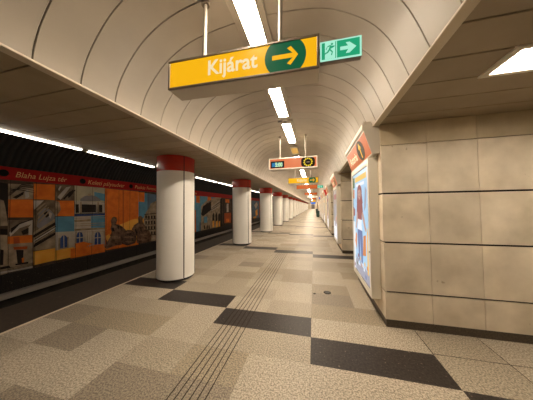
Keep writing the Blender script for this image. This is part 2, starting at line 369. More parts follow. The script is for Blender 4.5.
MURAL=[
('st',[(2.98,1.78),(3.05,1.75),(3.12,1.15),(3.00,1.16)]),
('dk',[(2.97,2.19),(3.10,2.17),(3.11,1.36),(3.04,1.75),(2.98,1.81)]),
('st',[(3.10,2.17),(3.54,2.19),(3.54,1.81),(3.11,1.79)]),
('dk',[(3.18,1.84),(3.37,2.00),(3.36,1.92),(3.24,1.81)]),
('cr',[(3.38,2.00),(3.44,2.07),(3.47,1.86),(3.40,1.82)]),
('br',[(3.11,1.96),(3.30,2.16),(3.54,2.17),(3.54,2.11),(3.32,2.10),(3.11,1.86)]),
('or',[(3.11,1.79),(3.54,1.80),(3.55,1.33),(3.12,1.35)]),
('br',[(3.11,1.29),(3.54,1.26),(3.54,0.85),(3.12,0.89)]),
('cr',[(3.14,0.98),(3.28,1.17),(3.54,1.26),(3.54,1.16),(3.31,1.07),(3.16,0.89)]),
('cr',[(3.46,1.07),(3.54,1.18),(3.54,0.87),(3.47,0.88)]),
('dk',[(3.34,0.99),(3.47,1.07),(3.47,0.92),(3.37,0.89)]),
('or',[(3.12,0.89),(3.54,0.87),(3.55,0.51),(3.12,0.57)]),
('rd',[(3.21,0.86),(3.31,0.85),(3.32,0.68),(3.22,0.69)]),
('st',[(3.12,0.71),(3.55,0.67),(3.56,-0.04),(3.13,0.03)]),
('st',[(3.00,0.95),(3.11,0.93),(3.13,0.01),(3.02,-0.00)]),
('dk',[(3.00,1.09),(3.11,1.07),(3.11,0.93),(3.00,0.95)]),
('dk',[(3.01,0.61),(3.06,0.58),(3.06,0.23),(3.01,0.24)]),
('dk',[(3.26,0.54),(3.39,0.51),(3.38,0.19),(3.29,0.20)]),
('or',[(3.36,0.31),(3.40,0.32),(3.40,0.19),(3.37,0.19)]),
('rd',[(3.21,0.62),(3.46,0.59),(3.45,0.52),(3.23,0.55)]),
('dk',[(3.25,0.20),(3.48,0.19),(3.48,0.14),(3.26,0.16)]),
('dk',[(3.01,0.19),(3.15,0.19),(3.18,0.13),(3.02,0.13)]),
('cr',[(3.02,0.08),(3.56,0.06),(3.56,0.01),(3.02,0.03)]),
('or',[(3.54,2.22),(3.98,2.24),(3.98,1.79),(3.55,1.81)]),
('br',[(3.55,1.81),(3.98,1.79),(3.99,1.20),(3.57,0.70)]),
('cr',[(3.55,1.77),(3.75,1.78),(3.56,1.53)]),
('gy',[(3.66,1.47),(3.75,1.58),(3.89,1.52),(3.99,1.36),(3.97,1.20),(3.85,1.05),(3.71,0.97),(3.62,1.08),(3.64,1.28)]),
('dk',[(3.75,1.43),(3.82,1.49),(3.87,1.36),(3.80,1.30)]),
('cr',[(3.87,1.46),(3.93,1.41),(3.90,1.27),(3.86,1.33)]),
('st',[(3.56,0.93),(3.99,1.26),(4.01,0.43),(3.57,0.45)]),
('dk',[(3.56,0.86),(4.00,1.17),(4.00,1.08),(3.56,0.79)]),
('cr',[(3.57,0.73),(4.00,1.04),(4.00,0.97),(3.57,0.66)]),
('dk',[(3.57,0.61),(4.00,0.88),(4.00,0.80),(3.57,0.53)]),
('ye',[(3.57,0.43),(4.01,0.43),(4.01,0.08),(3.58,0.07)]),
('br',[(3.99,2.24),(4.43,2.24),(4.44,1.79),(3.99,1.79)]),
('cr',[(4.03,1.88),(4.24,2.19),(4.35,2.22),(4.11,1.81)]),
('dk',[(4.27,1.99),(4.41,2.13),(4.42,2.03),(4.30,1.86)]),
('or',[(3.99,1.78),(4.44,1.79),(4.45,1.31),(4.00,1.34)]),
('st',[(3.99,1.78),(4.08,1.75),(4.12,1.52),(4.03,1.34),(4.00,1.34)]),
('bl',[(4.00,1.32),(4.45,1.31),(4.46,0.85),(4.01,0.88)]),
('cr',[(4.01,0.88),(4.46,0.85),(4.47,0.30),(4.02,0.36)]),
('st',[(4.08,0.70),(4.32,0.70),(4.32,0.33),(4.08,0.36)]),
('wi',[(4.12,0.68),(4.16,0.75),(4.21,0.77),(4.26,0.73),(4.29,0.66),(4.29,0.40),(4.12,0.40)]),
('cr',[(4.19,0.76),(4.21,0.76),(4.22,0.40),(4.20,0.40)]),
('ye',[(4.02,0.36),(4.46,0.37),(4.47,0.07),(4.02,0.07)]),
('sk',[(4.44,2.27),(5.34,2.26),(5.34,1.76),(4.45,1.75)]),
('bl',[(5.00,2.10),(5.34,2.05),(5.34,1.80),(5.01,1.86)]),
('gy',[(4.60,1.85),(4.71,1.94),(4.88,1.99),(5.07,1.95),(5.20,1.85),(5.20,1.79),(4.60,1.78)]),
('st',[(4.81,2.02),(4.91,2.05),(4.91,1.97),(4.81,1.95)]),
('cr',[(4.46,1.79),(5.34,1.75),(5.35,1.33),(4.46,1.37)]),
('dk',[(4.47,1.68),(4.56,1.68),(4.57,1.41),(4.48,1.41)]),
('dk',[(4.64,1.68),(5.06,1.67),(5.06,1.41),(4.65,1.41)]),
('dk',[(5.15,1.67),(5.26,1.66),(5.27,1.40),(5.15,1.41)]),
('wi',[(4.45,1.37),(5.51,1.36),(5.51,1.31),(4.45,1.30)]),
('cr',[(4.45,1.30),(5.35,1.30),(5.37,0.22),(4.47,0.30)]),
('bl',[(4.91,1.29),(5.35,1.28),(5.36,0.86),(4.92,0.90)]),
('st',[(4.45,1.19),(4.91,1.19),(4.91,1.12),(4.46,1.13)]),
('st',[(4.46,0.92),(5.36,0.86),(5.36,0.81),(4.46,0.86)]),
('wi',[(4.51,0.69),(4.54,0.78),(4.60,0.82),(4.66,0.78),(4.69,0.69),(4.69,0.38),(4.52,0.39)]),
('cr',[(4.59,0.80),(4.61,0.79),(4.62,0.38),(4.59,0.38)]),
('cr',[(4.51,0.65),(4.69,0.64),(4.69,0.61),(4.51,0.62)]),
('wi',[(5.03,0.62),(5.06,0.71),(5.12,0.75),(5.19,0.71),(5.23,0.61),(5.23,0.28),(5.03,0.28)]),
('cr',[(5.11,0.73),(5.14,0.72),(5.14,0.27),(5.12,0.28)]),
('cr',[(5.03,0.56),(5.23,0.55),(5.23,0.53),(5.03,0.54)]),
('wi',[(5.36,0.57),(5.40,0.67),(5.47,0.71),(5.55,0.66),(5.58,0.56),(5.59,0.21),(5.37,0.22)]),
('cr',[(5.46,0.68),(5.48,0.68),(5.49,0.20),(5.46,0.21)]),
('cr',[(5.36,0.51),(5.58,0.50),(5.58,0.47),(5.36,0.48)]),
('or',[(4.37,0.33),(4.47,0.33),(5.09,0.32),(5.36,0.29),(5.37,0.01),(4.37,0.04)]),
('or',[(5.35,2.25),(6.70,2.23),(6.72,-0.00),(5.38,0.06)]),
('ye',[(5.69,0.85),(6.45,1.08),(7.19,1.11),(7.67,0.99),(7.67,0.03),(5.70,0.30)]),
('rd',[(6.00,2.23),(6.04,2.23),(6.06,0.45),(6.02,0.46)]),
('bl',[(6.70,2.21),(7.66,2.15),(7.67,1.04),(6.71,1.10)]),
('or',[(6.70,2.21),(7.00,2.21),(7.00,1.79),(6.71,1.80)]),
('sl',[(7.14,2.19),(7.66,2.15),(7.66,1.52),(7.15,1.32)]),
('st',[(6.97,1.12),(7.09,1.36),(7.24,1.52),(7.34,1.74),(7.66,1.87),(7.67,-0.06),(6.98,0.07)]),
('dk',[(7.05,1.20),(7.13,1.20),(7.13,1.06),(7.05,1.07)]),
('dk',[(7.05,0.97),(7.13,0.96),(7.13,0.83),(7.05,0.84)]),
('dk',[(7.05,0.74),(7.13,0.73),(7.13,0.60),(7.05,0.61)]),
('dk',[(7.05,0.51),(7.13,0.50),(7.13,0.37),(7.06,0.38)]),
('dk',[(7.20,1.19),(7.28,1.19),(7.28,1.05),(7.20,1.06)]),
('dk',[(7.20,0.96),(7.28,0.95),(7.28,0.82),(7.20,0.83)]),
('dk',[(7.20,0.73),(7.28,0.72),(7.28,0.58),(7.20,0.59)]),
('dk',[(7.20,0.49),(7.29,0.48),(7.29,0.35),(7.21,0.36)]),
('dk',[(7.35,1.18),(7.44,1.18),(7.44,1.04),(7.35,1.05)]),
('dk',[(7.35,0.95),(7.44,0.94),(7.44,0.80),(7.36,0.81)]),
('dk',[(7.36,0.71),(7.44,0.70),(7.44,0.56),(7.36,0.57)]),
('dk',[(7.36,0.47),(7.44,0.46),(7.44,0.33),(7.36,0.34)]),
('dk',[(7.51,1.18),(7.60,1.17),(7.60,1.03),(7.51,1.04)]),
('dk',[(7.51,0.94),(7.60,0.93),(7.60,0.79),(7.51,0.80)]),
('dk',[(7.51,0.69),(7.60,0.69),(7.60,0.55),(7.52,0.56)]),
('dk',[(7.52,0.45),(7.60,0.44),(7.61,0.30),(7.52,0.32)]),
('st2',[(5.49,0.34),(5.55,0.60),(5.80,0.63),(5.91,0.47),(5.84,0.17),(5.40,0.10)]),
('bz',[(5.55,0.53),(5.59,0.69),(5.55,0.81),(5.58,0.93),(5.56,1.10),(5.60,1.20),(5.68,1.23),(5.77,1.19),(5.79,1.09),(5.74,0.95),(5.86,0.92),(6.01,0.82),(6.15,0.67),(6.17,0.43),(5.98,0.39),(5.99,0.14),(5.70,0.16),(5.56,0.22)]),
('bz',[(5.37,0.15),(5.42,0.45),(5.55,0.60),(5.69,0.37),(5.70,0.15)]),
('bz2',[(5.94,0.47),(6.02,0.60),(6.21,0.68),(6.41,0.64),(6.59,0.49),(6.63,0.25),(6.55,0.09),(6.22,0.06),(5.98,0.18)]),
('bz',[(6.39,0.67),(6.50,0.84),(6.70,0.94),(6.68,1.10),(6.73,1.20),(6.82,1.21),(6.92,1.12),(6.90,0.97),(7.00,0.80),(7.11,0.58),(7.24,0.52),(7.40,0.25),(7.35,0.04),(6.91,0.04),(6.63,0.09),(6.63,0.36),(6.54,0.53)]),
('bl',[(10.49,2.29),(16.66,2.24),(16.61,-0.36),(10.49,-0.07)]),
('or',[(10.82,2.27),(11.23,2.27),(11.23,1.80),(10.82,1.82)]),
('or',[(10.43,1.41),(10.78,1.36),(10.81,-0.08),(10.43,-0.05)]),
('sl',[(11.16,0.56),(11.59,0.60),(11.59,-0.06),(11.15,-0.00)]),
('st',[(11.37,1.60),(12.14,2.03),(13.28,2.29),(14.30,2.29),(14.27,-0.00),(11.37,-0.03)]),
('or',[(12.17,2.27),(12.64,2.27),(12.64,2.04),(12.17,1.98)]),
('dk',[(11.37,1.07),(11.59,1.59),(12.64,1.95),(12.64,1.32),(11.59,0.93)]),
('bl',[(11.71,0.88),(12.13,0.90),(12.13,0.47),(11.71,0.47)]),
('br',[(12.64,1.41),(14.29,2.19),(14.29,1.89),(12.64,1.19)]),
('dk',[(12.83,0.96),(12.98,1.11),(13.12,0.99),(13.12,0.39),(12.83,0.41)]),
('dk',[(13.27,0.94),(13.43,1.10),(13.58,0.97),(13.58,0.35),(13.27,0.38)]),
('dk',[(13.70,0.92),(13.86,1.08),(14.03,0.95),(14.02,0.31),(13.70,0.34)]),
('ye',[(12.83,0.51),(13.08,0.53),(13.08,0.07),(12.82,0.04)]),
('ye',[(13.36,0.46),(13.64,0.49),(13.63,0.01),(13.36,-0.02)]),
('ye',[(13.82,0.43),(14.11,0.46),(14.10,-0.04),(13.81,-0.07)]),
('dk',[(11.74,0.30),(11.86,0.31),(11.86,0.07),(11.74,0.07)]),
('dk',[(12.05,0.27),(12.18,0.28),(12.18,0.04),(12.05,0.04)]),
('dk',[(12.29,0.24),(12.43,0.26),(12.43,0.01),(12.29,0.01)]),
('br2',[(14.30,2.29),(16.66,2.24),(16.62,-0.02),(14.27,-0.00)]),
('rd',[(14.77,1.02),(16.08,1.00),(16.07,0.14),(14.76,0.20)]),
('or',[(15.14,0.53),(15.74,0.52),(15.73,0.23),(15.14,0.24)]),
('cr',[(15.21,1.79),(15.58,1.82),(15.57,1.10),(15.20,1.08)]),
('or',[(14.97,2.19),(15.76,2.18),(15.76,1.85),(14.97,1.90)]),
('sl',[(22.19,2.25),(25.83,2.24),(25.74,0.01),(22.12,0.11)]),
('cr',[(23.05,1.71),(24.14,2.10),(24.59,1.72),(23.67,1.21)]),
('ye',[(23.44,0.96),(24.34,1.20),(24.54,0.41),(23.64,0.33)]),
('ye',[(22.60,0.26),(23.86,0.31),(23.85,0.06),(22.59,0.09)]),
('or',[(25.32,2.23),(25.93,2.25),(25.84,0.01),(25.24,0.04)]),
('bh',[(5.61,1.17),(5.67,1.19),(5.71,1.16),(5.68,1.10),(5.63,1.10)]),
('bh',[(5.59,0.93),(5.69,0.94),(5.79,0.84),(5.73,0.81),(5.61,0.85)]),
('bh',[(5.76,0.76),(5.94,0.70),(6.12,0.55),(6.06,0.51),(5.83,0.64)]),
('bh',[(5.57,0.53),(5.76,0.53),(5.92,0.43),(5.83,0.39),(5.60,0.44)]),
('bh',[(5.41,0.35),(5.53,0.49),(5.58,0.41),(5.48,0.25)]),
('bh',[(6.71,1.17),(6.80,1.19),(6.86,1.13),(6.79,1.08)]),
('bh',[(6.54,0.76),(6.70,0.89),(6.79,0.83),(6.63,0.66)]),
('bh',[(6.86,0.81),(6.96,0.75),(7.09,0.56),(6.98,0.59)]),
('bh',[(6.72,0.41),(7.06,0.43),(7.26,0.30),(7.00,0.28)]),
('bh',[(6.65,0.22),(6.96,0.22),(7.20,0.13),(6.91,0.10)]),
('bh',[(6.05,0.55),(6.21,0.62),(6.39,0.58),(6.29,0.54)]),
('bh',[(6.01,0.42),(6.26,0.44),(6.53,0.34),(6.29,0.33)]),
('bh',[(6.07,0.26),(6.29,0.25),(6.50,0.17),(6.28,0.15)]),
('dk',[(5.58,0.82),(5.65,0.83),(5.69,0.71),(5.61,0.68)]),
('dk',[(5.80,0.91),(5.87,0.86),(5.83,0.75),(5.79,0.80)]),
('dk',[(6.51,0.67),(6.58,0.67),(6.65,0.49),(6.58,0.48)]),
('dk',[(6.79,0.74),(6.84,0.71),(6.85,0.52),(6.79,0.55)]),
('ye',[(5.36,0.56),(5.49,0.62),(5.54,0.53),(5.43,0.35)]),
('st',[(4.45,1.24),(5.35,1.22),(5.35,1.21),(4.45,1.23)]),
('st',[(4.46,1.08),(5.35,1.04),(5.35,1.02),(4.46,1.06)]),
('st',[(4.46,1.02),(5.36,0.97),(5.36,0.95),(4.46,1.00)]),
('st',[(4.46,0.82),(5.36,0.74),(5.36,0.73),(4.46,0.81)]),
('st',[(4.48,0.85),(4.50,0.84),(4.50,0.36),(4.49,0.35)]),
('st',[(4.72,0.82),(4.73,0.81),(4.74,0.32),(4.73,0.30)]),
('st',[(4.79,0.81),(4.80,0.81),(4.81,0.30),(4.79,0.29)]),
('st',[(4.86,0.80),(4.87,0.80),(4.88,0.29),(4.86,0.28)]),
('st',[(4.95,0.79),(4.97,0.79),(4.98,0.27),(4.96,0.26)]),
('st',[(5.30,0.74),(5.33,0.74),(5.33,0.19),(5.31,0.18)]),
('dk',[(4.45,1.39),(5.35,1.39),(5.35,1.37),(4.45,1.37)]),
('st',[(4.58,1.76),(4.62,1.76),(4.63,1.40),(4.58,1.39)]),
('st',[(5.08,1.77),(5.13,1.77),(5.14,1.38),(5.09,1.37)]),
('or',[(4.46,0.47),(4.68,0.49),(4.97,0.37),(4.68,0.30),(4.47,0.30)]),
('st',[(3.58,1.53),(3.75,1.72),(3.77,1.70),(3.60,1.49)]),
('st',[(3.60,1.42),(3.78,1.66),(3.80,1.64),(3.61,1.38)]),
('st',[(3.61,1.31),(3.82,1.60),(3.84,1.58),(3.62,1.27)]),
('st',[(3.63,1.20),(3.86,1.53),(3.88,1.51),(3.64,1.16)]),
('dk',[(3.56,0.82),(4.00,1.12),(4.00,1.11),(3.56,0.80)]),
('dk',[(3.56,0.76),(4.00,1.06),(4.00,1.04),(3.57,0.74)]),
('dk',[(3.57,0.70),(4.00,0.99),(4.00,0.98),(3.57,0.68)]),
('dk',[(3.57,0.64),(4.00,0.93),(4.00,0.92),(3.57,0.62)]),
('dk',[(3.57,0.58),(4.00,0.86),(4.00,0.85),(3.57,0.56)]),
('dk',[(3.14,1.00),(3.28,1.19),(3.49,1.28),(3.49,1.26),(3.29,1.17),(3.15,0.97)]),
('dk',[(3.14,1.04),(3.28,1.20),(3.49,1.28),(3.49,1.26),(3.29,1.17),(3.15,1.01)]),
('dk',[(3.14,1.08),(3.28,1.20),(3.49,1.28),(3.49,1.26),(3.29,1.17),(3.15,1.05)]),
('dk',[(3.12,1.90),(3.30,2.18),(3.53,2.16),(3.53,2.15),(3.30,2.16),(3.12,1.88)]),
('dk',[(3.12,1.95),(3.30,2.13),(3.53,2.10),(3.53,2.09),(3.30,2.11),(3.12,1.93)]),
('dk',[(3.11,2.00),(3.30,2.09),(3.53,2.04),(3.54,2.03),(3.30,2.07),(3.12,1.98)]),
('dk',[(3.11,2.05),(3.30,2.04),(3.54,1.98),(3.54,1.97),(3.30,2.02),(3.12,2.03)]),
('dk',[(3.13,0.14),(3.56,0.14),(3.56,0.13),(3.13,0.13)]),
('dk',[(3.13,0.11),(3.56,0.11),(3.56,0.10),(3.13,0.10)]),
('dk',[(3.13,0.08),(3.56,0.08),(3.56,0.07),(3.13,0.07)]),
('cr',[(4.02,2.10),(4.07,2.21),(4.10,2.20),(4.05,2.06)]),
('dk',[(4.14,1.85),(4.30,2.06),(4.44,2.13),(4.44,2.09),(4.31,2.00),(4.17,1.81)]),
('dk',[(6.97,1.27),(7.66,1.29),(7.66,1.26),(6.97,1.24)]),
('dk',[(6.97,1.04),(7.67,1.05),(7.67,1.02),(6.97,1.02)]),
('dk',[(6.97,0.81),(7.67,0.80),(7.67,0.78),(6.98,0.79)]),
('dk',[(6.98,0.59),(7.67,0.56),(7.67,0.53),(6.98,0.56)]),
('dk',[(6.98,0.36),(7.67,0.31),(7.67,0.28),(6.98,0.34)]),
('dk',[(11.52,1.55),(12.64,2.06),(12.64,2.03),(11.52,1.51)]),
('dk',[(11.56,1.48),(12.64,1.95),(12.64,1.92),(11.56,1.45)]),
('dk',[(11.61,1.41),(12.64,1.84),(12.64,1.82),(11.61,1.38)]),
('dk',[(11.65,1.34),(12.64,1.74),(12.64,1.71),(11.65,1.31)]),
('dk',[(11.70,1.28),(12.64,1.63),(12.64,1.60),(11.70,1.24)]),
('dk',[(11.74,1.21),(12.64,1.52),(12.64,1.49),(11.74,1.18)]),
('dk',[(11.79,1.14),(12.64,1.41),(12.64,1.39),(11.79,1.11)]),
('cr',[(12.64,1.54),(14.29,2.17),(14.29,2.13),(12.64,1.49)]),
('cr',[(12.64,1.41),(14.29,1.95),(14.29,1.91),(12.64,1.37)]),
('cr',[(12.64,1.29),(14.29,1.73),(14.29,1.69),(12.64,1.24)]),
('dk',[(14.56,2.17),(14.69,2.18),(14.67,0.21),(14.54,0.21)]),
('dk',[(16.18,2.23),(16.35,2.23),(16.31,0.07),(16.15,0.07)]),
('dk',[(14.00,2.18),(14.29,2.25),(14.27,-0.00),(13.98,0.01)]),
]

def make_mural():
    keys=['st','st2','dk','cr','br','br2','or','rd','gy','ye','bl','sl','wi','sk','bz','bz2','bh']
    mb=MB(); X=-7.20; e=.02
    mb.box(X-.035,X,-1.6,30,.002,2.262,5)
    P=2.26; u=.4515
    rr=random.Random(5)
    # plain squares left of the view and between the measured motifs
    for i in range(-9,0):
        for j in range(5):
            z1=P-.47*j; z0=max(.0,z1-.47); c=rr.choice([6,6,4,0,10,9])
            if i==-1: continue
            mb.poly([(X+.0005,3.115+u*i,z0),(X+.0005,3.115+u*(i+1),z0),(X+.0005,3.115+u*(i+1),z1),(X+.0005,3.115+u*i,z1)],c)
    for (y0,y1,c) in ((7.7,9.0,0),(8.6,10.6,10),(16.4,22.2,5)):
        mb.poly([(X+.0004,y0,0),(X+.0004,y1,0),(X+.0004,y1,P),(X+.0004,y0,P)],c)
    for y0,c in ((17.2,6),(18.6,10),(20.0,9),(20.9,6)): mb.poly([(X+.0006,y0,.47),(X+.0006,y0+.9,.47),(X+.0006,y0+.9,1.8),(X+.0006,y0,1.8)],c)
    for n,(m,pts) in enumerate(MURAL):
        x=X+.001+.0003*n
        mb.poly([(x,a,min(2.258,max(.003,b))) for a,b in pts],keys.index(m))
    x=X+.001+.0003*len(MURAL)
    i=-9
    while 3.115+u*i<28:
        y=3.115+u*i; mb.poly([(x,y-.004,.0),(x,y+.004,.0),(x,y+.004,P),(x,y-.004,P)],2); i+=1
    o=mb.build('mural',['m_'+k for k in keys])
    return tag(o,'printed panel mural of building facades and bronze statues on the track wall','mural')
make_mural()
b=empty('station_name_band',(-7.19,0,2.42),'crimson band with station names running above the track-side mural','sign')
MB().box(-.03,.0,-1.6,40,-.155,.155).build('band_panel','bandred',b)
def bandtext(s,y,w,size):
    o=text('lettering',s,size,'bandtxt',b,(.004,y,-.075),(PI/2,0,PI/2),width=w,depth=.001,bold=.0)
    o.data.transform(Matrix(((1,.22,0,0),(0,1,0,0),(0,0,1,0),(0,0,0,1))))
bandtext('Blaha Lujza tér',3.20,1.02,.20); bandtext('Keleti pályaudvar',4.80,1.25,.20); bandtext('Puskás Ferenc',6.52,1.1,.20)
bandtext('Astoria',10.0,.9,.2)
for y in (3.02,4.66,6.36): MB().cyl((y,0),.085,.0,.006,20,axis='x').build('round_dot','gap',b)
# ------------------------------------------------------------------ track tube lights
k=0; y=-4.18; first=None
TL=1.6; TP=1.76
while y<60:
    o=MB().box(-.03,.035,0,TL,-.022,.02,bev=.004).build('tube_diffuser','tube') if first is None else None
    if first is None:
        root=empty('track_tube_lamp',(-4.23,y,SL),'x','lamp','tube lamps along the track edge')
        o.parent=root; MB().box(-.035,.04,-.04,0,-.026,.03).build('end_cap','soffit',root); MB().box(-.035,.04,TL,TL+.04,-.026,.03).build('end_cap','soffit',root); first=root
        r=root
    else:
        r=tree_copy(first); r.location=(-4.23,y,SL)
    if y+TL<1: r['label']='tube lamp on the track-side soffit edge, %s one behind the left picture edge'%ordw(int((1-y)/TP)+1)
    else:
        k+=1; r['label']='white tube lamp along the soffit edge over the track, %s from the camera'%ordw(k)
    y+=TP
    if y>2.5 and y<2.9: y=2.80
# joints of the slabs beside the pier
struct(MB().box(1.166,1.174,2.41,2.80,0,.0006).build('trim_8','groove')); struct(MB().box(1.174,3.2,2.411,2.417,0,.0006).build('trim_9','groove')); struct(MB().box(1.797,1.803,1.9,2.80,.0002,.0009).build('trim_10','groove'))
# ------------------------------------------------------------------ columns
def make_column():
    r=.39; root=empty('platform_column',(-3.05,3.82,0),'x','column','row of round white columns')
    MB().cyl((0,0),r-.03,0,.055,48).build('plinth','black',root,smooth=True)
    sh=MB().cyl((0,0),r,.05,2.325,64).build('shaft','column',root,smooth=True)
    MB().cyl((0,0),r+.004,2.325,SL-.012,64).build('collar','red',root,smooth=True)
    for a in (-29,151,29+180,29):
        s=MB(); a=math.radians(a); c,n_=math.cos(a),math.sin(a); w=.0085
        pts=[(c*rr-n_*t,n_*rr+c*t) for rr,t in ((r-.01,-w),(r+.0062,-w),(r+.0062,w),(r-.01,w))]
        s.prism(pts,'z',.055,SL-.014)
        s.build('panel_seam','gap',root)
    MB().cyl((0,0),r-.02,SL-.013,SL-.001,40).build('top_ring','black',root,smooth=True)
    return root
c0=make_column()
NC=22
for k in range(NC):
    c=c0 if k==0 else tree_copy(c0)
    c.location=(-3.04+.085*min(k,2),3.82+PIER*k,0)
    c['label']=('round white column with red collar, nearest to the camera' if k==0 else 'round white column with red collar, %s in the row from the camera'%ordw(k+1))
# ------------------------------------------------------------------ ceiling lamps in the vault
def make_lamp():
    root=empty('ceiling_lamp',(-.575,0,0),'x','lamp','line of long ceiling lamps in the vault'); L=1.36; z=3.385
    f=MB()
    f.box(-.16,-.09,-.13,L+.13,z,z+.045,bev=.004).box(0.09,.16,-.13,L+.13,z,z+.045,bev=.004)
    f.box(-.09,0.09,-.13,0,z,z+.045).box(-.09,0.09,L,L+.13,z,z+.045)
    f.build('lamp_frame','vault',root)
    MB().box(-.09,0.09,0,L,z+.006,z+.02).build('diffuser','lamp',root)
    return root
l0=make_lamp(); ys=[2.55+1.71*i for i in range(-1,2)]+[7.25+1.71*i for i in range(0,51)]
k=0
for i,y in enumerate(ys):
    l=l0 if i==0 else tree_copy(l0); l.location=(-.575,y+.04,0)
    if y<.8: l['label']='long vault lamp outside the view, %s one back from the camera'%ordw(max(1,int(round((.84-y)/1.71))))
    else: k+=1; l['label']='long bright lamp in the vault, %s from the camera'%ordw(k)
a=empty('smoke_detector',(-.575,4.13,3.385),'small round grey detector between the second and third vault lamps','smoke detector')
MB().cyl((0,0),.055,-.018,0,24).build('detector_base','housing',a,smooth=True); MB().cyl((0,0),.038,-.032,-.018,20).build('sensor_cap','metal',a,smooth=True)
a=empty('emergency_lamp',(-.575,6.1,3.385),'yellow lit emergency lamp box in the lamp line of the vault','lamp')
MB().box(-.12,.12,-.10,.76,-.03,.03,bev=.006).build('lamp_frame','housing',a); MB().box(-.10,.10,0,.62,-.036,-.028).build('diffuser','yel_em',a)
# recessed lamp in the right soffit
a=empty('recessed_lamp',(1.36,1.64,SZ),'square recessed lamp in the ceiling over the right passage','lamp')
MB().box(-.02,.62,-.01,.02,-.014,.02).box(-.02,.62,.285,.32,-.014,.02).box(-.02,.03,.02,.285,-.014,.02).box(.57,.62,.02,.285,-.014,.02).build('lamp_frame','cream',a)
MB().box(.03,.57,.02,.285,-.006,.004).build('diffuser','lamp2',a)
for i in range(3): MB().box(.03,.57,.075+.07*i,.08+.07*i,-.012,-.006).build('louvre_strip','cream',a)
a['label']='square recessed lamp at the right picture edge, in the ceiling of the passage'
for (x,y,w) in ((2.6,1.64,'right of the one at the picture edge'),(1.9,-1.6,'nearest behind the camera'),(3.2,-1.6,'behind the camera, far right')):  # unseen extra lamps, added to brighten the stone wall on the right
    c=tree_copy(a); c.location=(x,y,SZ); c['label']='added square recessed lamp outside the view, '+w
# ------------------------------------------------------------------ tactile strips
for k in range(6):
    o=MB().box(-1.187+.061*k-.0042,-1.187+.061*k+.0042,.2,6.5,.0,.0025).build('tactile_strip','groove')
    tag(o,'thin dark guide strip along the floor, %s of six from the left'%ordw(k+1),'guide strip','six guide strips in the floor')
a=empty('floor_cover',(.20,3.67,0),'dark oval cover set in the floor right of the guide strips','floor cover')
MB().cyl((0,0),.062,0,.004,28).build('cover_plate','groove',a); MB().cyl((0,0),.045,.004,.006,28).build('cover_disc','black',a)
tag(MB().cyl((-.02,3.58),.022,0,.004,16).build('floor_stud','groove'),'small dark stud in the floor left of the oval cover','floor stud')
# ------------------------------------------------------------------ hanging signs
def arrow(cx,cz,w,h,t,y):   # arrow pointing +x as prism in xz plane
    pts=[(cx-w/2,cz-t/2),(cx+w/2-t*1.15,cz-t/2),(cx+w/2-h*.5-t*.45,cz-h/2+t*.25),(cx+w/2-h*.5+t*.35,cz-h/2-t*.12),(cx+w/2,cz),(cx+w/2-h*.5+t*.35,cz+h/2+t*.12),(cx+w/2-h*.5-t*.45,cz+h/2-t*.25),(cx+w/2-t*1.15,cz+t/2),(cx-w/2,cz+t/2)]
    return MB().prism(pts,'y',y-.003,y)
def sign(loc,label,W,H,D,face,kind,rods,group=None,tilt=0,frame='metal',fw=.018):
    root=empty('hanging_sign',loc,label,'sign',group); root.rotation_euler=(0,tilt,0)
    MB().box(0,W,.012,D,0,H,bev=.006).build('sign_housing','housing',root)
    MB().box(0,W,-.004,.012,0,fw,bev=.003).box(0,W,-.004,.012,H-fw,H,bev=.003).box(0,fw,-.004,.012,fw,H-fw,bev=.003).box(W-fw,W,-.004,.012,fw,H-fw,bev=.003).build('sign_frame',frame,root)
    fa=MB().box(fw,W-fw,.004,.013,fw,H-fw).build('sign_face',face,root)
    zt=SZ+VH-loc[2]
    for rx in rods:
        zz=vault_z(loc[0]+rx)-loc[2]
        rd=MB().cyl((rx,D*.35),.017,H-.004,zz,16).build('hanging_rod','steel',root,smooth=True)
        MB().cyl((rx,D*.35),.036,zz-.03,zz+.002,18).build('ceiling_rose','metal',rd,smooth=True)
    return root,fa
def kijarat(loc,label,tilt,W=1.305,H=.258,D=.19,group='yellow exit signs'):
    root,fa=sign(loc,label,W,H,D,'yel','k',(.318,1.0),group,tilt)
    text('lettering','Kijárat',.175,'wht',fa,(.385,.003,.082),(PI/2,0,0),width=.435,depth=.0015,bold=.003)
    n=40; cx,cz,rr=1.05,H/2+.0,.160
    pts=[]
    for i in range(n):
        an=2*PI*i/n; z=cz+rr*math.sin(an)
        pts.append((cx+rr*math.cos(an),min(H-.016,max(.016,z))))
    MB().prism(pts,'y',.0025,.004).build('arrow_disc','grn',fa)
    arrow(cx,cz,.20,.135,.034,.0025).build('arrow','yel',fa)
    return root
kijarat((-1.248,1.455,2.595),'large yellow hanging exit sign with green arrow disc, nearest to the camera',math.radians(1.4))
kijarat((-1.10,8.65,2.53),'small yellow hanging exit sign farther down, behind the train time display',0)
